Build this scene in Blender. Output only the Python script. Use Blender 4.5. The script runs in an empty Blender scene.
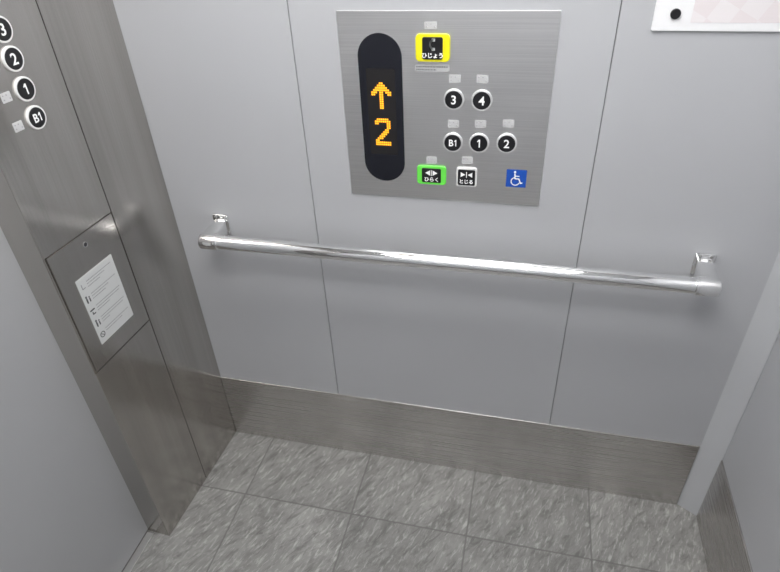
import bpy, bmesh, math, random
from mathutils import Vector, Matrix, Euler

scene = bpy.context.scene
col = scene.collection
scene.view_settings.view_transform = 'Standard'

# ------------------------------------------------------------------ materials
def new_mat(name):
    m = bpy.data.materials.new(name); m.use_nodes = True
    nt = m.node_tree
    return m, nt, nt.nodes['Principled BSDF']

def plain(name, color, rough=0.5, metal=0.0, spec=0.5, emit=None, estr=0.0, coat=0.0):
    m, nt, b = new_mat(name)
    n = nt.nodes.new('ShaderNodeTexNoise'); n.inputs['Scale'].default_value = 60
    tc = nt.nodes.new('ShaderNodeTexCoord'); nt.links.new(tc.outputs['Object'], n.inputs['Vector'])
    mx = nt.nodes.new('ShaderNodeMixRGB'); mx.blend_type = 'MULTIPLY'; mx.inputs[0].default_value = 0.06
    mx.inputs[1].default_value = (*color, 1)
    nt.links.new(n.outputs['Fac'], mx.inputs[2]); nt.links.new(mx.outputs[0], b.inputs['Base Color'])
    b.inputs['Roughness'].default_value = rough
    b.inputs['Metallic'].default_value = metal
    b.inputs['Specular IOR Level'].default_value = spec
    b.inputs['Coat Weight'].default_value = coat
    if emit:
        b.inputs['Emission Color'].default_value = (*emit, 1); b.inputs['Emission Strength'].default_value = estr
    return m

def brushed(name, color, rough, scale, bump=0.05, var=0.12, blot=0.08, rvar=.05, refl_band=None):
    m, nt, b = new_mat(name)
    N = nt.nodes.new; L = nt.links.new
    tc = N('ShaderNodeTexCoord'); mp = N('ShaderNodeMapping'); mp.inputs['Scale'].default_value = scale
    L(tc.outputs['Object'], mp.inputs['Vector'])
    n = N('ShaderNodeTexNoise'); n.inputs['Scale'].default_value = 1.0; n.inputs['Detail'].default_value = 3
    L(mp.outputs[0], n.inputs['Vector'])
    n2 = N('ShaderNodeTexNoise'); n2.inputs['Scale'].default_value = 5.0; n2.inputs['Detail'].default_value = 2
    if refl_band:  # stretched tone bands that stand in for reflections in the steel
        mb = N('ShaderNodeMapping'); mb.inputs['Scale'].default_value = refl_band
        L(tc.outputs['Object'], mb.inputs['Vector']); L(mb.outputs[0], n2.inputs['Vector'])
    else:
        L(tc.outputs['Object'], n2.inputs['Vector'])
    cr = N('ShaderNodeMapRange'); cr.inputs['From Min'].default_value = .3; cr.inputs['From Max'].default_value = .7
    cr.inputs['To Min'].default_value = 1 - var; cr.inputs['To Max'].default_value = 1
    L(n.outputs['Fac'], cr.inputs['Value'])
    cr2 = N('ShaderNodeMapRange'); cr2.inputs['From Min'].default_value = .3; cr2.inputs['From Max'].default_value = .7
    cr2.inputs['To Min'].default_value = 1 - blot; cr2.inputs['To Max'].default_value = 1
    L(n2.outputs['Fac'], cr2.inputs['Value'])
    mu = N('ShaderNodeMath'); mu.operation = 'MULTIPLY'; L(cr.outputs[0], mu.inputs[0]); L(cr2.outputs[0], mu.inputs[1])
    vm = N('ShaderNodeVectorMath'); vm.operation = 'SCALE'; vm.inputs[0].default_value = color
    L(mu.outputs[0], vm.inputs['Scale']); L(vm.outputs[0], b.inputs['Base Color'])
    rr = N('ShaderNodeMapRange'); rr.inputs['To Min'].default_value = rough - rvar; rr.inputs['To Max'].default_value = rough + rvar
    L(n.outputs['Fac'], rr.inputs['Value']); L(rr.outputs[0], b.inputs['Roughness'])
    bp = N('ShaderNodeBump'); bp.inputs['Strength'].default_value = bump; bp.inputs['Distance'].default_value = 0.001
    L(n.outputs['Fac'], bp.inputs['Height']); L(bp.outputs[0], b.inputs['Normal'])
    b.inputs['Metallic'].default_value = 1.0
    return m

def wall_paint(name, color, rough=0.38):
    m, nt, b = new_mat(name)
    N = nt.nodes.new; L = nt.links.new
    tc = N('ShaderNodeTexCoord')
    n = N('ShaderNodeTexNoise'); n.inputs['Scale'].default_value = 3; n.inputs['Detail'].default_value = 4
    L(tc.outputs['Object'], n.inputs['Vector'])
    r = N('ShaderNodeValToRGB')
    r.color_ramp.elements[0].position = .35; r.color_ramp.elements[1].position = .7
    r.color_ramp.elements[0].color = (*[c*.96 for c in color], 1); r.color_ramp.elements[1].color = (*color, 1)
    L(n.outputs['Fac'], r.inputs[0]); L(r.outputs[0], b.inputs['Base Color'])
    n2 = N('ShaderNodeTexNoise'); n2.inputs['Scale'].default_value = 500
    L(tc.outputs['Object'], n2.inputs['Vector'])
    bp = N('ShaderNodeBump'); bp.inputs['Strength'].default_value = .05; bp.inputs['Distance'].default_value = .0005
    L(n2.outputs['Fac'], bp.inputs['Height']); L(bp.outputs[0], b.inputs['Normal'])
    b.inputs['Roughness'].default_value = rough
    b.inputs['Specular IOR Level'].default_value = .5
    return m

def floor_mat():
    m, nt, b = new_mat('slate_tile')
    N = nt.nodes.new; L = nt.links.new
    tc = N('ShaderNodeTexCoord')
    sep = N('ShaderNodeSeparateXYZ'); L(tc.outputs['Object'], sep.inputs[0])
    P = 0.338
    def joint(sock, off):
        a = N('ShaderNodeMath'); a.operation = 'SUBTRACT'; a.inputs[1].default_value = off; L(sock, a.inputs[0])
        d = N('ShaderNodeMath'); d.operation = 'DIVIDE'; d.inputs[1].default_value = P; L(a.outputs[0], d.inputs[0])
        fl = N('ShaderNodeMath'); fl.operation = 'FLOOR'; L(d.outputs[0], fl.inputs[0])
        pp = N('ShaderNodeMath'); pp.operation = 'PINGPONG'; pp.inputs[1].default_value = P/2; L(a.outputs[0], pp.inputs[0])
        lt = N('ShaderNodeMapRange'); lt.inputs['From Min'].default_value = .0012; lt.inputs['From Max'].default_value = .0034
        lt.inputs['To Min'].default_value = .72; lt.inputs['To Max'].default_value = 0
        L(pp.outputs[0], lt.inputs['Value'])
        return lt.outputs[0], fl.outputs[0]
    jx, ix = joint(sep.outputs['X'], -0.405 - 5*P)
    jy, iy = joint(sep.outputs['Y'], -0.224 - 8*P)
    j = N('ShaderNodeMath'); j.operation = 'MAXIMUM'; L(jx, j.inputs[0]); L(jy, j.inputs[1])
    cmb = N('ShaderNodeCombineXYZ'); L(ix, cmb.inputs[0]); L(iy, cmb.inputs[1])
    wn = N('ShaderNodeTexWhiteNoise'); L(cmb.outputs[0], wn.inputs['Vector'])
    off = N('ShaderNodeVectorMath'); off.operation = 'MULTIPLY_ADD'; off.inputs[1].default_value = (3, 3, 3)
    L(wn.outputs['Color'], off.inputs[0]); L(tc.outputs['Object'], off.inputs[2])
    def noise(rot, sc, scale, det, dist, rgh=.7):
        mp = N('ShaderNodeMapping'); mp.vector_type = 'TEXTURE'; mp.inputs['Rotation'].default_value = (0, 0, rot); mp.inputs['Scale'].default_value = sc
        L(off.outputs[0], mp.inputs['Vector'])
        n = N('ShaderNodeTexNoise'); n.inputs['Scale'].default_value = scale; n.inputs['Detail'].default_value = det
        n.inputs['Roughness'].default_value = rgh; n.inputs['Distortion'].default_value = dist
        L(mp.outputs[0], n.inputs['Vector']); return n.outputs['Fac']
    rot = math.radians(64)
    a = noise(rot, (2.0, 1, 1), 13, 12, .8, .75)
    c = noise(rot + .12, (4.2, 1, 1), 120, 6, .5, .66)
    d = noise(rot - .15, (3.6, 1, 1), 70, 7, .7, .66)
    r1 = N('ShaderNodeValToRGB'); e = r1.color_ramp.elements
    e[0].position = .33; e[0].color = (.175, .172, .165, 1); e[1].position = .68; e[1].color = (.340, .335, .322, 1)
    L(a, r1.inputs[0])
    r2 = N('ShaderNodeValToRGB'); e = r2.color_ramp.elements
    e[0].position = .52; e[0].color = (0, 0, 0, 1); e[1].position = .67; e[1].color = (1, 1, 1, 1)
    L(c, r2.inputs[0])
    mx = N('ShaderNodeMixRGB'); mx.inputs[2].default_value = (.58, .57, .55, 1)
    f2 = N('ShaderNodeMath'); f2.operation = 'MULTIPLY'; f2.inputs[1].default_value = .58; L(r2.outputs[0], f2.inputs[0])
    L(f2.outputs[0], mx.inputs[0]); L(r1.outputs[0], mx.inputs[1])
    r3 = N('ShaderNodeValToRGB'); e = r3.color_ramp.elements
    e[0].position = .51; e[0].color = (0, 0, 0, 1); e[1].position = .65; e[1].color = (1, 1, 1, 1)
    L(d, r3.inputs[0])
    f3 = N('ShaderNodeMath'); f3.operation = 'MULTIPLY'; f3.inputs[1].default_value = .56; L(r3.outputs[0], f3.inputs[0])
    mx3 = N('ShaderNodeMixRGB'); mx3.inputs[2].default_value = (.105, .103, .098, 1)
    L(f3.outputs[0], mx3.inputs[0]); L(mx.outputs[0], mx3.inputs[1])
    tv = N('ShaderNodeMapRange'); tv.inputs['To Min'].default_value = .92; tv.inputs['To Max'].default_value = 1.1
    L(wn.outputs['Value'], tv.inputs['Value'])
    vs = N('ShaderNodeVectorMath'); vs.operation = 'SCALE'; L(mx3.outputs[0], vs.inputs[0]); L(tv.outputs[0], vs.inputs['Scale'])
    fin = N('ShaderNodeMixRGB'); fin.inputs[2].default_value = (.135, .132, .127, 1)
    L(j.outputs[0], fin.inputs[0]); L(vs.outputs[0], fin.inputs[1]); L(fin.outputs[0], b.inputs['Base Color'])
    hs = N('ShaderNodeMath'); hs.operation = 'SUBTRACT'; L(c, hs.inputs[0]); L(j.outputs[0], hs.inputs[1])
    bp = N('ShaderNodeBump'); bp.inputs['Strength'].default_value = .30; bp.inputs['Distance'].default_value = .0012
    L(hs.outputs[0], bp.inputs['Height']); L(bp.outputs[0], b.inputs['Normal'])
    rr = N('ShaderNodeMapRange'); rr.inputs['To Min'].default_value = .30; rr.inputs['To Max'].default_value = .50
    L(c, rr.inputs['Value']); L(rr.outputs[0], b.inputs['Roughness'])
    return m

M_WALL = wall_paint('painted_steel_wall', (.48, .486, .505), .34)
M_DOOR = wall_paint('painted_steel_door', (.41, .414, .425))
M_POST = wall_paint('painted_corner_post', (.53, .54, .56), .22)
M_CEIL = wall_paint('ceiling_paint', (.7, .7, .7))
M_FLOOR = floor_mat()
M_BASE = brushed('brushed_steel_base', (.73, .71, .692), .27, (2, 2, 1400), bump=.012, var=.08, rvar=.03, blot=.16, refl_band=(1.0, 1.0, .1))  # streaky vertical reflections painted into the base colour
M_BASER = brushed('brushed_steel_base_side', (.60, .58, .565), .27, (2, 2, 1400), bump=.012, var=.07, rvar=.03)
M_COLM = brushed('brushed_steel_column', (.62, .595, .565), .19, (500, 1.2, 3), bump=.03, var=.12, rvar=.04, blot=.20, refl_band=(3.0, .12, 1))  # soft upright reflection bands painted into the steel colour
M_PLATE = brushed('brushed_steel_plate', (.98, .975, .97), .33, (2.5, 600, 3), bump=.12)
M_CHROME = plain('chrome', (.93, .93, .93), .06, 1.0)
M_SCREW = plain('screw_steel', (.5, .5, .5), .3, 1.0)
M_RIM = plain('light_metal_rim', (.92, .92, .92), .3, .6)
M_PALE = plain('pale_plastic_rim', (.80, .80, .79), .35)
M_WHITE = plain('white_plastic', (.80, .80, .79), .4)
M_INK = plain('white_ink_glow', (.88, .88, .88), .5, emit=(1, 1, 1), estr=.15)  # faint emission brightens the lettering, though ink is no lamp
M_BLACK = plain('black_plastic', (.010, .010, .012), .3)
M_DISP = plain('black_display_glass', (.010, .011, .017), .12)
M_MATRIX = plain('unlit_matrix', (.016, .015, .016), .25)
M_YELLOW = plain('yellow_plastic_glow', (.80, .74, .01), .35, emit=(.9, .82, .01), estr=.14)  # slight glow added to the yellow frame, which is no lamp
M_GREEN = plain('green_plastic_glow', (.13, .62, .07), .35, emit=(.15, .85, .1), estr=.22)  # emission added over the green so the unlit frame looks brighter
M_BLUE = plain('blue_enamel', (.012, .085, .46), .4)
M_LED = plain('amber_led', (.7, .25, .01), .5, emit=(1.0, .42, .015), estr=1.6)
M_GREY = plain('grey_film', (.50, .51, .52), .4)
M_MARK = plain('raised_mark', (.36, .36, .37), .4)
M_BRAILLE = plain('braille_plate_plastic', (.58, .58, .585), .3)
M_PAPER = plain('notice_plate_white', (.62, .63, .625), .4)
M_INKD = plain('dark_ink', (.07, .07, .075), .6)
M_INKG = plain('grey_ink', (.27, .27, .28), .6)
M_DARK = plain('dark_gap', (.03, .03, .035), .8)
M_GASKET = plain('panel_joint', (.24, .245, .25), .7)
M_BOARD = plain('white_board', (.88, .88, .89), .35)
M_LAMP = plain('lamp_diffuser', (.9, .9, .9), .6, emit=(1.0, .995, .985), estr=16.8)

def pink_check():
    m, nt, b = new_mat('pale_pink_check')
    N = nt.nodes.new; L = nt.links.new
    tc = N('ShaderNodeTexCoord'); mp = N('ShaderNodeMapping'); mp.inputs['Rotation'].default_value = (0, 0, .5)
    L(tc.outputs['Object'], mp.inputs[0])
    ck = N('ShaderNodeTexChecker'); ck.inputs['Scale'].default_value = 28
    ck.inputs['Color1'].default_value = (.76, .70, .71, 1); ck.inputs['Color2'].default_value = (.79, .75, .76, 1)
    L(mp.outputs[0], ck.inputs['Vector']); L(ck.outputs['Color'], b.inputs['Base Color'])
    b.inputs['Roughness'].default_value = .4
    return m
M_PINK = pink_check()

# ------------------------------------------------------------------ mesh helpers
def obj_from_bm(name, bm, mat, parent=None, loc=(0, 0, 0), rot=None, smooth=False, kind=None):
    me = bpy.data.meshes.new(name); bm.normal_update(); bm.to_mesh(me); bm.free()
    if smooth:
        for p in me.polygons: p.use_smooth = True
    mats = mat if isinstance(mat, (list, tuple)) else [mat]
    for mm in mats: me.materials.append(mm)
    o = bpy.data.objects.new(name, me); col.objects.link(o)
    o.location = loc
    if rot: o.rotation_euler = rot
    if parent: o.parent = parent
    if kind: o['kind'] = kind
    return o

def add_box(bm, x0, x1, y0, y1, z0, z1, bev=0.0, seg=2, mi=0):
    r = bmesh.ops.create_cube(bm, size=1.0)
    vs = r['verts']
    for v in vs:
        v.co = Vector(((x0+x1)/2 + v.co.x*(x1-x0), (y0+y1)/2 + v.co.y*(y1-y0), (z0+z1)/2 + v.co.z*(z1-z0)))
    fs = set(f for v in vs for f in v.link_faces)
    for f in fs: f.material_index = mi
    if bev > 0:
        es = list(set(e for v in vs for e in v.link_edges))
        bmesh.ops.bevel(bm, geom=es, offset=bev, segments=seg, affect='EDGES', profile=.5)

def box(name, x0, x1, y0, y1, z0, z1, mat, bev=0.0, parent=None, kind=None):
    bm = bmesh.new(); add_box(bm, x0, x1, y0, y1, z0, z1, bev)
    return obj_from_bm(name, bm, mat, parent, kind=kind)

def rr_outline(w, h, r, n=8):
    pts = []
    for cx, cy, a0 in ((w/2-r, h/2-r, 0), (-w/2+r, h/2-r, 90), (-w/2+r, -h/2+r, 180), (w/2-r, -h/2+r, 270)):
        for i in range(n+1):
            a = math.radians(a0 + 90*i/n); pts.append((cx + r*math.cos(a), cy + r*math.sin(a)))
    return pts

def add_prism(bm, pts, z0, z1, bev=0.0, mi=0):
    n = len(pts)
    def ring(z, ins):
        out = []
        for i, (x, y) in enumerate(pts):
            px, py = pts[i-1]; nx, ny = pts[(i+1) % n]
            tx, ty = nx-px, ny-py; l = math.hypot(tx, ty) or 1
            out.append(bm.verts.new((x - ty/l*ins, y + tx/l*ins, z)))
        return out
    rings = [ring(z0, 0)]
    if bev > 0:
        for k in range(4):
            a = math.pi/2*k/3; rings.append(ring(z1 - bev + bev*math.sin(a), bev*(1-math.cos(a))))
    else: rings.append(ring(z1, 0))
    for a, b in zip(rings, rings[1:]):
        for i in range(n):
            f = bm.faces.new((a[i], a[(i+1) % n], b[(i+1) % n], b[i])); f.material_index = mi
    f = bm.faces.new(rings[-1]); f.material_index = mi
    f = bm.faces.new(list(reversed(rings[0]))); f.material_index = mi

def prism(name, pts, z0, z1, mat, bev=0.0, parent=None, loc=(0, 0, 0), rot=None):
    bm = bmesh.new(); add_prism(bm, pts, z0, z1, bev)
    return obj_from_bm(name, bm, mat, parent, loc, rot)

def circ(r, n=40, cx=0, cy=0):
    return [(cx + r*math.cos(2*math.pi*i/n), cy + r*math.sin(2*math.pi*i/n)) for i in range(n)]

def frame_mesh(name, outer, inner, z0, z1, mat, parent=None, loc=(0, 0, 0)):
    bm = bmesh.new(); n = len(outer)
    ov0 = [bm.verts.new((x, y, z0)) for x, y in outer]
    ov1 = [bm.verts.new((x, y, z1*.8)) for x, y in outer]
    om = [bm.verts.new((xo*.8+xi*.2, yo*.8+yi*.2, z1)) for (xo, yo), (xi, yi) in zip(outer, inner)]
    im = [bm.verts.new((xo*.2+xi*.8, yo*.2+yi*.8, z1)) for (xo, yo), (xi, yi) in zip(outer, inner)]
    iv1 = [bm.verts.new((x, y, z1*.8)) for x, y in inner]
    iv0 = [bm.verts.new((x, y, z0)) for x, y in inner]
    rs = [ov0, ov1, om, im, iv1, iv0, ov0]
    for a, b in zip(rs, rs[1:]):
        for i in range(n): bm.faces.new((a[i], a[(i+1) % n], b[(i+1) % n], b[i]))
    return obj_from_bm(name, bm, mat, parent, loc)

def add_stroke(bm, pts, w, z0, z1, mi=0):
    for (ax, ay), (bx, by) in zip(pts, pts[1:]):
        dx, dy = bx-ax, by-ay; l = math.hypot(dx, dy)
        if l < 1e-9: continue
        nx, ny = -dy/l*w/2, dx/l*w/2
        add_prism(bm, [(ax-nx, ay-ny), (bx-nx, by-ny), (bx+nx, by+ny), (ax+nx, ay+ny)], z0, z1, mi=mi)
    for x, y in pts: add_prism(bm, circ(w/2, 12, x, y), z0, z1, mi=mi)

def text_mesh(body, size, depth=.0003, bold=0.0):
    c = bpy.data.curves.new('txt', 'FONT'); c.body = body; c.size = size
    c.extrude = depth; c.offset = bold; c.resolution_u = 4
    t = bpy.data.objects.new('txt', c); col.objects.link(t)
    bpy.context.view_layer.update()
    dg = bpy.context.evaluated_depsgraph_get()
    me = bpy.data.meshes.new_from_object(t.evaluated_get(dg))
    bpy.data.objects.remove(t); bpy.data.curves.remove(c)
    return me

def text(name, body, size, mat, parent, loc, depth=.0003, sx=1.0, bold=0.0):
    """lettering; the digit 1 is drawn with a flag"""
    bm = bmesh.new(); h = size*.70; pen = 0.0
    runs = ['B', '1'] if body == 'B1' else [body]
    for r_ in runs:
        tmp = bmesh.new()
        if r_ == '1':
            s = h*.155
            add_prism(tmp, [(-s/2, -h/2), (s/2, -h/2), (s/2, h/2), (-s/2, h/2)], -depth, depth)
            add_prism(tmp, [(-s/2, h/2), (-h*.27, h*.29), (-h*.27, h*.29-s*.9), (-s/2, h/2-s*1.5)], -depth, depth)
            m_ = bpy.data.meshes.new('t'); tmp.to_mesh(m_)
        else:
            m_ = text_mesh(r_, size, depth, bold)
        tmp.free()
        xs = [v.co.x for v in m_.vertices]; ys = [v.co.y for v in m_.vertices]
        cy = (min(ys)+max(ys))/2; x0 = min(xs)
        for v in m_.vertices: v.co.x += pen-x0; v.co.y -= cy
        pen += max(xs)-x0 + h*.13
        bm.from_mesh(m_); bpy.data.meshes.remove(m_)
    pen -= h*.13
    for v in bm.verts: v.co.x = (v.co.x-pen/2)*sx
    if body == '1':
        for v in bm.verts: v.co.x -= h*.03
    for f in bm.faces: f.material_index = 0
    return obj_from_bm(name, bm, mat, parent, loc)

def empty(name, loc, rot=(0, 0, 0)):
    e = bpy.data.objects.new(name, None); e.empty_display_size = .05
    col.objects.link(e); e.location = loc; e.rotation_euler = rot
    return e

def meta(o, label, cat, group=None):
    o['label'] = label; o['category'] = cat
    if group: o['group'] = group

# ------------------------------------------------------------------ room shell
XL, XR, XRW, YF, ZC = -.879, .519, .566, -1.45, 2.25
H90 = math.pi/2

box('floor', -1.06, .60, YF-.03, .03, -.03, 0, M_FLOOR, kind='structure')
box('ceiling', -1.06, .60, YF-.03, .03, ZC, ZC+.03, M_CEIL, kind='structure')

bm = bmesh.new()
g = .0009
for a, b_ in ((XL-.03, -.4905-g), (-.4905+g, .129-g), (.129+g, XR+.004)):
    add_box(bm, a, b_, 0, .02, 0, ZC, bev=.0007, seg=1)
add_box(bm, XL-.03, .60, .004, .03, 0, ZC, mi=1)
obj_from_bm('wall_back', bm, [M_WALL, M_GASKET], kind='structure')

bm = bmesh.new()
ch = [(XR, .002), (XR, 0), (XRW, -.03), (XRW+.004, -.03), (.60, -.03), (.60, .002)]
vb = [bm.verts.new((x, y, 0)) for x, y in ch]; vt = [bm.verts.new((x, y, ZC)) for x, y in ch]
for i in range(len(ch)):
    k = (i+1) % len(ch); bm.faces.new((vb[i], vb[k], vt[k], vt[i]))
bm.faces.new(vt); bm.faces.new(list(reversed(vb)))
bmesh.ops.recalc_face_normals(bm, faces=bm.faces)
obj_from_bm('trim_1', bm, M_POST, kind='structure')

bm = bmesh.new()
for a, b_ in ((YF, -.72-g), (-.72+g, -.0315)):
    add_box(bm, XRW+.002, .60, a, b_, 0, ZC, bev=.0007, seg=1)
obj_from_bm('wall_right', bm, M_WALL, kind='structure')
box('wall_front', -1.06, .60, YF-.03, YF, 0, ZC, M_WALL, kind='structure')

box('baseboard_back', XL+.0005, XR-.002, -.004, -.0002, 0, .258, M_BASE, bev=.0016, kind='structure')
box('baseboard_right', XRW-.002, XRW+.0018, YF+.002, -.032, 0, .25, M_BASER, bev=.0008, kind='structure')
box('baseboard_front', XL, XRW-.004, YF+.0002, YF+.004, 0, .258, M_BASE, bev=.0008, kind='structure')

# left return column (3 degrees off square), local x = back towards corner, y = up, z = out
ROTL = (H90, 0, math.radians(87))
def left_obj(name, bm, mat, kind=None):
    o = obj_from_bm(name, bm, mat, kind=kind); o.location = (XL, 0, 0); o.rotation_euler = ROTL; return o
bm = bmesh.new()
add_box(bm, -.400, .004, 0, ZC, -.074, -.003, bev=.0015)
add_box(bm, -.1965, -.0005, .0005, ZC-.001, -.003, 0, bev=.0008)
add_box(bm, -.400, -.1985, .0005, .6395, -.003, 0, bev=.0008)
left_obj('wall_left', bm, M_COLM, kind='structure')
box('trim_2', -.985, -.885, YF, -1.235, 0, ZC, M_COLM, bev=.002, kind='structure')
box('trim_3', -.985, -.900, -1.235, -.402, 2.1, ZC, M_COLM, bev=.002, kind='structure')
box('trim_4', -.970, -.950, -1.235, -.402, .0002, .003, plain('aluminium_sill', (.6, .6, .59), .35, .8), bev=.0006, kind='structure')
bm = bmesh.new()
add_box(bm, -1.02, -.971, -.80, -.36, .006, 2.099, bev=.002)
add_box(bm, -1.02, -.971, -1.26, -.803, .006, 2.099, bev=.002)
obj_from_bm('door_1', bm, M_DOOR, kind='structure')
box('trim_5', -1.06, -1.03, YF-.0, .0, 0, ZC, M_DARK, kind='structure')

# ------------------------------------------------------------------ button builders
def round_button(parent, x, y, label, z, r=.0208, ring=.0042, ringmat=None, size=.021):
    cap = prism('button', circ(r-ring*.7, 48), 0, .0045, M_BLACK, bev=.0012, parent=parent, loc=(x, y, z))
    cap['label'] = 'round black push button marked ' + label
    frame_mesh('rim', circ(r, 48), circ(r-ring, 48), 0, .0040, ringmat or M_RIM, parent=cap)
    text('lettering', label, size, M_INK, cap, (0, 0, .0046), sx=(.92 if len(label) > 1 else 1), bold=.0004)
    return cap

def braille(parent, x, y, z, w=.019, h=.015, dots=((-.3, .22), (-.3, -.2), (.05, .22), (.32, -.2))):
    bm = bmesh.new(); add_prism(bm, rr_outline(w, h, .001, 2), 0, .0006, bev=.0002)
    for dx, dy in dots:
        add_prism(bm, circ(.0013, 8, dx*w, dy*h), .0006, .0012, mi=1)
    return obj_from_bm('braille_plate', bm, [M_BRAILLE, M_MARK], parent, (x, y, z))

# ------------------------------------------------------------------ wheelchair control panel on back wall
PX, PZ, PW, PH = -.1805, 1.126, .4215, .389
panel = empty('control_panel', (PX, -.0002, PZ), (H90, 0, 0))
meta(panel, 'brushed stainless elevator control panel with display and round black buttons', 'elevator control panel')
prism('faceplate', rr_outline(PW, PH, .0015, 2), 0, .0025, M_PLATE, bev=.0006, parent=panel)
FZ = .0026
def L2(x, z): return (x-PX, z-PZ)

dx, dz = L2(-.3085, 1.1255)
disp = prism('display', rr_outline(.090, .311, .0449, 16), 0, .0018, M_DISP, bev=.0006, parent=panel, loc=(dx, dz, FZ))
disp['label'] = 'black glass floor display with amber arrow and number'
prism('matrix_window', rr_outline(.060, .182, .002, 2), 0, .0001, M_MATRIX, parent=disp, loc=(0, -.002, .0018))
ARROW = ["....##....", "...####...", "..######..", ".###..###.", "###.##.###", "##..##..##", "....##....", "....##....", "....##....", "....##....", "....##....", "....##...."]
ARROW[3] = ".########."
TWO = [".######.", "########", "##....##", "......##", "......##", ".....##.", "....###.", "...###..", "..###...", ".###....", "##......", "########", "########"]
p = .0046
for nm, pat, cz in (('lit_arrow', ARROW, 1.160), ('lit_number', TWO, 1.083)):
    bm = bmesh.new(); W = len(pat[0]); Hh = len(pat)
    for r_, row in enumerate(pat):
        for c_, ch_ in enumerate(row):
            if ch_ == '#':
                X = (c_-(W-1)/2)*p*.92; Y = ((Hh-1)/2-r_)*p
                q = p*.37
                add_prism(bm, [(X-q, Y-q), (X+q, Y-q), (X+q, Y+q), (X-q, Y+q)], 0, .0003)
    obj_from_bm(nm, bm, M_LED, disp, (0, cz-1.1255, .0020))

ex, ez = L2(-.2015, 1.255)
em = prism('emergency_button', rr_outline(.067, .051, .009), 0, .005, M_YELLOW, bev=.0015, parent=panel, loc=(ex, ez, FZ))
em['label'] = 'yellow framed emergency call button with telephone symbol'
prism('button_face', rr_outline(.040, .041, .004), 0, .002, M_BLACK, bev=.0006, parent=em, loc=(0, 0, .0048))
bm = bmesh.new()
pts = [(.0062*math.cos(a)+.003, .0085*math.sin(a)) for a in [math.radians(105+150*i/12) for i in range(13)]]
add_stroke(bm, pts, .0034, 0, .0003)
for s_ in (1, -1):
    add_prism(bm, [(-.0002, s_*.0058), (.0060, s_*.0058), (.0060, s_*.0110), (-.0002, s_*.0110)][::s_], 0, .0003)
obj_from_bm('telephone_symbol', bm, M_GREY, em, (-.0010, .0072, .0069))
text('lettering', 'ひじょう', .0108, M_INK, em, (0, -.0128, .0069), bold=.0003)
bx, bz = L2(-.206, 1.295); braille(panel, bx, bz, FZ, .024, .013)

cx_, cz_ = L2(-.203, 1.2165)
cap_ = prism('caption_plate', rr_outline(.068, .012, .001, 2), 0, .0004, plain('caption_film', (.50, .50, .505), .35), parent=panel, loc=(cx_, cz_, FZ))
random.seed(4)
def text_bars(bm, x0, x1, y, h, gap=.0008):
    x = x0
    while x < x1:
        w = random.uniform(h*.6, h*1.2); w = min(w, x1-x)
        if w > h*.3: add_prism(bm, [(x, y-h/2), (x+w, y-h/2), (x+w, y+h/2), (x, y+h/2)], 0, .0002)
        x += w + gap
bm = bmesh.new()
text_bars(bm, -.032, .031, .0028, .0024, .0010); text_bars(bm, -.032, .008, -.0028, .0024, .0010)
obj_from_bm('print', bm, M_INKD, cap_, (0, 0, .0004))

for x, z, s in ((-.159, 1.157, '3'), (-.103, 1.157, '4'), (-.159, 1.067, 'B1'), (-.1045, 1.0685, '1'), (-.048, 1.0705, '2')):
    lx, lz = L2(x, z); round_button(panel, lx, lz, s, FZ, size=(.0245 if len(s) == 1 else .020))
for x, z in ((-.158, 1.1975), (-.104, 1.198), (-.159, 1.1065), (-.1035, 1.1085), (-.0475, 1.1115), (-.204, 1.0245), (-.1275, 1.0285)):
    lx, lz = L2(x, z); braille(panel, lx, lz, FZ, .023, .016)

def tri(bm, x, d, h):
    w = h*.85
    if d < 0: pts = [(x, -h/2), (x, h/2), (x-w, 0)][::-1]
    else: pts = [(x, -h/2), (x+w, 0), (x, h/2)]
    add_prism(bm, pts, 0, .0003)
lx, lz = L2(-.204, .9905)
ob = prism('open_button', rr_outline(.064, .043, .007), 0, .004, M_GREEN, bev=.0010, parent=panel, loc=(lx, lz, FZ))
ob['label'] = 'green framed door open button'
prism('button_face', rr_outline(.042, .033, .003), 0, .0012, M_BLACK, bev=.0005, parent=ob, loc=(0, 0, .0038))
bm = bmesh.new(); tri(bm, -.0028, -1, .0125); tri(bm, .0028, 1, .0125)
add_stroke(bm, [(0, -.0060), (0, .0060)], .0016, 0, .0003)
obj_from_bm('arrow_symbol', bm, M_INK, ob, (0, .0062, .0051))
text('lettering', 'ひらく', .0112, M_INK, ob, (0, -.0088, .0051), bold=.0003)
lx, lz = L2(-.1275, .9905)
cb_ = prism('close_button', rr_outline(.044, .043, .005), 0, .004, M_PALE, bev=.0010, parent=panel, loc=(lx, lz, FZ))
cb_['label'] = 'black door close button with pale rim'
prism('button_face', rr_outline(.037, .036, .003), 0, .0012, M_BLACK, bev=.0005, parent=cb_, loc=(0, 0, .0038))
bm = bmesh.new(); tri(bm, .0125, -1, .0115); tri(bm, -.0125, 1, .0115)
add_stroke(bm, [(0, -.0060), (0, .0060)], .0016, 0, .0003)
obj_from_bm('arrow_symbol', bm, M_INK, cb_, (0, .0068, .0051))
text('lettering', 'とじる', .0105, M_INK, cb_, (0, -.0092, .0051), bold=.0003)

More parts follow.
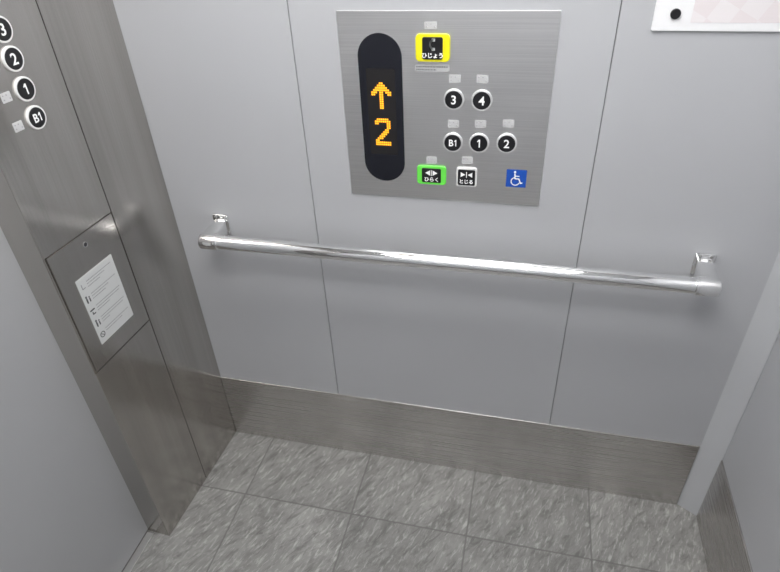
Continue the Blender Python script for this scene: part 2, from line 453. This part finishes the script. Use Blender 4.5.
lx, lz = L2(-.0225, .9935)
ws = prism('wheelchair_sign', rr_outline(.042, .040, .001, 2), 0, .0006, M_BLUE, parent=panel, loc=(lx, lz, FZ))
ws['label'] = 'blue square sign with white wheelchair symbol'
bm = bmesh.new()
add_prism(bm, circ(.0024, 16, -.0035, .0148), 0, .0003)
add_stroke(bm, [(-.0035, .0105), (-.0025, -.0005), (.0055, -.0005), (.0095, -.0105), (.0125, -.0095)], .0026, 0, .0003)
add_stroke(bm, [(-.003, .0055), (.0055, .0055)], .0020, 0, .0003)
arc = [(-.0015+.0088*math.cos(math.radians(a)), -.0065+.0088*math.sin(math.radians(a))) for a in range(110, 345, 15)]
add_stroke(bm, arc, .0022, 0, .0003)
obj_from_bm('wheelchair_symbol', bm, M_INK, ws, (0, 0, .0006))

# ------------------------------------------------------------------ car operating panel on the left column
cop = empty('operating_panel', (XL, 0, 0), ROTL)
meta(cop, 'tall brushed steel elevator operating panel with floor buttons and access cover', 'elevator control panel')
bm = bmesh.new(); add_box(bm, -.400, -.1985, .9465, 2.05, -.0029, 0, bev=.0008)
obj_from_bm('faceplate', bm, M_COLM, cop)
bm = bmesh.new(); add_box(bm, -.3935, -.1997, .6430, .9440, -.0029, .0006, bev=.0008)
ac = obj_from_bm('access_cover', bm, M_COLM, cop)
frame_mesh('lock_rim', circ(.0062, 24), circ(.0048, 24), 0, .0014, M_SCREW, ac, (-.296, .920, .0006))
bm = bmesh.new()
add_prism(bm, circ(.0049, 24), 0, .0008)
obj_from_bm('lock', bm, M_DARK, ac, (-.296, .920, .0006))
npl = prism('notice_label', rr_outline(.114, .172, .001, 2), 0, .0008, M_PAPER, parent=ac, loc=(-.2985, .777, .0006))
npl['label'] = 'white printed notice label with small pictograms'
bm = bmesh.new()
for k in range(5):
    y = .064 - k*.0320
    px_ = -.0440
    if k in (1, 3):
        add_prism(bm, circ(.0026, 10, px_-.0035, y+.0075), .0, .0002, mi=1)
        add_stroke(bm, [(px_-.0035, y+.003), (px_-.0035, y-.007)], .0040, 0, .0002, mi=1)
        add_prism(bm, circ(.0020, 10, px_+.0045, y+.0040), .0, .0002, mi=1)
        add_stroke(bm, [(px_+.0045, y), (px_+.0045, y-.007)], .0032, 0, .0002, mi=1)
    elif k == 2:
        add_stroke(bm, [(px_-.006, y+.004), (px_+.005, y+.004)], .0036, 0, .0002, mi=1)
        add_stroke(bm, [(px_-.002, y-.002), (px_-.002, y-.007), (px_+.005, y-.007)], .0028, 0, .0002, mi=1)
    elif k == 4:
        add_stroke(bm, circ(.0066, 14, px_, y-.001)+[(px_+.0066, y-.001)], .0019, 0, .0002, mi=1)
        add_stroke(bm, [(px_-.005, y+.004), (px_+.005, y-.006)], .0017, 0, .0002, mi=1)
    else:
        add_stroke(bm, [(px_-.003, y+.007), (px_-.003, y-.004), (px_+.005, y-.004)], .0020, 0, .0002, mi=0)
    for q in range(3 if k != 4 else 2):
        x1 = .048 if q < 1 else (random.uniform(.020, .046) if q < 2 else random.uniform(-.015, .015))
        yy = y+.0070-q*.0066
        x = -.031
        while x < x1:
            w = random.uniform(.0014, .0030); w = min(w, x1-x)
            if w > .0008: add_prism(bm, [(x, yy-.0010), (x+w, yy-.0010), (x+w, yy+.0010), (x, yy+.0010)], 0, .0002)
            x += w+.0014
obj_from_bm('print', bm, [M_INKG, M_INKD], npl, (0, 0, .0008))

for z, s in ((1.344, '3'), (1.296, '2'), (1.244, '1'), (1.192, 'B1')):
    u = -.293
    round_button(cop, u, z, s, .0001, r=.0215, ring=.0044, ringmat=M_WHITE, size=(.027 if len(s) == 1 else .022))
    braille(cop, u-.042, z-.002, .0001, .021, .017)
round_button(cop, -.293, 1.396, '4', .0001, r=.0215, ring=.0044, ringmat=M_WHITE, size=.027)

# ------------------------------------------------------------------ handrail
RX0, RX1, RY, RZ = -.7640, .4035, -.080, .815
RCX = (RX0+RX1)/2
rail = empty('handrail', (RCX, 0, RZ))
meta(rail, 'polished chrome tubular handrail on two wall brackets', 'handrail')
def smooth_angle(o, deg=35):
    me = o.data
    for pl in me.polygons: pl.use_smooth = True
    me.set_sharp_from_angle(angle=math.radians(deg))
def lathe_x(bm, prof, y, n=44):
    rings = []
    for x, r in prof:
        rings.append([bm.verts.new((x, y+r*math.cos(2*math.pi*k/n), r*math.sin(2*math.pi*k/n))) for k in range(n)])
    for a, b in zip(rings, rings[1:]):
        for i in range(n): bm.faces.new((a[i], a[(i+1) % n], b[(i+1) % n], b[i]))
    bm.faces.new(rings[0]); bm.faces.new(rings[-1])
def loft_y(bm, secs, ax):
    rings = []
    for y, hw, zl, zh, cr_ in secs:
        rings.append([bm.verts.new((ax+qx, y, (zl+zh)/2+qz)) for qx, qz in rr_outline(hw*2, zh-zl, cr_, 6)])
    n = len(rings[0])
    for a, b in zip(rings, rings[1:]):
        for i in range(n): bm.faces.new((a[i], a[(i+1) % n], b[(i+1) % n], b[i]))
    bm.faces.new(rings[0]); bm.faces.new(rings[-1])
BR, R = .0178, .0212
bm = bmesh.new(); lathe_x(bm, [(RX0+.03-RCX, BR), (RX1-.03-RCX, BR)], RY, 56)
bmesh.ops.recalc_face_normals(bm, faces=bm.faces)
o = obj_from_bm('bar', bm, M_CHROME, rail); smooth_angle(o)
for sgn, xe in ((-1, RX0), (1, RX1)):
    xe_ = xe-RCX
    ax = xe_-sgn*.0195
    # blunt chrome end block with a collar joint
    prof = [(.0480, BR), (.0479, R-.0010), (.0472, R), (.0445, R), (.0441, R-.0012), (.0428, R-.0012), (.0424, R), (.0055, R), (.0028, R-.0010), (.0010, R-.0028), (0, R-.0056)]
    bm = bmesh.new(); lathe_x(bm, [(xe_-sgn*a_, r_) for a_, r_ in prof], RY, 48)
    bmesh.ops.recalc_face_normals(bm, faces=bm.faces)
    el = obj_from_bm('end_fitting', bm, M_CHROME, rail); smooth_angle(el, 30)
    # arm nearly as wide as the end block, running back to the wall bracket
    bm = bmesh.new()
    secs = [(RY+.002, .0190, -.0190, .0195, .008), (-.0360, .0190, -.0185, .0205, .007), (-.0345, .0178, -.0170, .0195, .006),
            (-.0340, .0160, -.0150, .0190, .004), (-.0180, .0160, -.0150, .0215, .004), (-.004, .0160, -.0150, .0225, .004)]
    loft_y(bm, secs, ax); bmesh.ops.recalc_face_normals(bm, faces=bm.faces)
    arm = obj_from_bm('bracket_arm', bm, M_CHROME, rail); smooth_angle(arm, 25)
    bm = bmesh.new(); add_box(bm, ax-.0205, ax+.0205, -.0080, -.0003, -.020, .034, bev=.0018, seg=3)
    wp = obj_from_bm('wall_plate', bm, M_CHROME, rail); smooth_angle(wp, 40)
    for q in (-.0110, .0110):
        prism('screw', circ(.0036, 16), 0, .0020, M_SCREW, bev=.0006, parent=wp, loc=(ax+q, -.0079, .0280), rot=(H90, 0, 0))

# ------------------------------------------------------------------ notice board
BX0, BX1, BZ0, BZ1 = .185, .485, 1.288, 1.58
bd = empty('notice_board', ((BX0+BX1)/2, .0004, (BZ0+BZ1)/2), (H90, 0, 0))
meta(bd, 'white notice board with pale pink sheet and black round fixings', 'notice board')
bw, bh = BX1-BX0, BZ1-BZ0
prism('backing', rr_outline(bw, bh, .003, 3), 0, .005, M_BOARD, bev=.001, parent=bd)
prism('sheet', rr_outline(bw-.115, bh-.028, .001, 2), 0, .0005, M_PINK, parent=bd, loc=(0.003, 0, .005))
for sx in (-1, 1):
    for sy in (-1, 1):
        prism('fixing', circ(.0085, 28), 0, .004, M_BLACK, bev=.0015, parent=bd, loc=(sx*(bw/2-.034), sy*(bh/2-.028), .005))

# ------------------------------------------------------------------ ceiling lamps
for i, (x, y) in enumerate(((-.18, -.50), (-.18, -1.05))):
    lp = empty('ceiling_lamp', (x, y, ZC))
    meta(lp, 'rectangular white ceiling lamp with frosted diffuser', 'lamp', 'ceiling lamps')
    w, d = .90, .30
    bm = bmesh.new()
    add_box(bm, -w/2-.02, w/2+.02, -d/2-.02, -d/2, -.02, -.0002, bev=.002); add_box(bm, -w/2-.02, w/2+.02, d/2, d/2+.02, -.02, -.0002, bev=.002)
    add_box(bm, -w/2-.02, -w/2, -d/2, d/2, -.02, -.0002, bev=.002); add_box(bm, w/2, w/2+.02, -d/2, d/2, -.02, -.0002, bev=.002)
    obj_from_bm('frame', bm, M_WHITE, lp)
    box('diffuser', -w/2, w/2, -d/2, d/2, -.014, -.008, M_LAMP, parent=lp)

w_ = bpy.data.worlds.new('world'); scene.world = w_; w_.use_nodes = True
w_.node_tree.nodes['Background'].inputs[0].default_value = (.02, .02, .022, 1)

# ------------------------------------------------------------------ camera
cd = bpy.data.cameras.new('camera'); cam = bpy.data.objects.new('camera', cd); col.objects.link(cam)
cam.location = (0, -1.17, 1.5315); cam.rotation_euler = (.9556, .0416, .2312)
cd.sensor_width = 36; cd.lens = 26.908; cd.clip_start = .01
scene.camera = cam
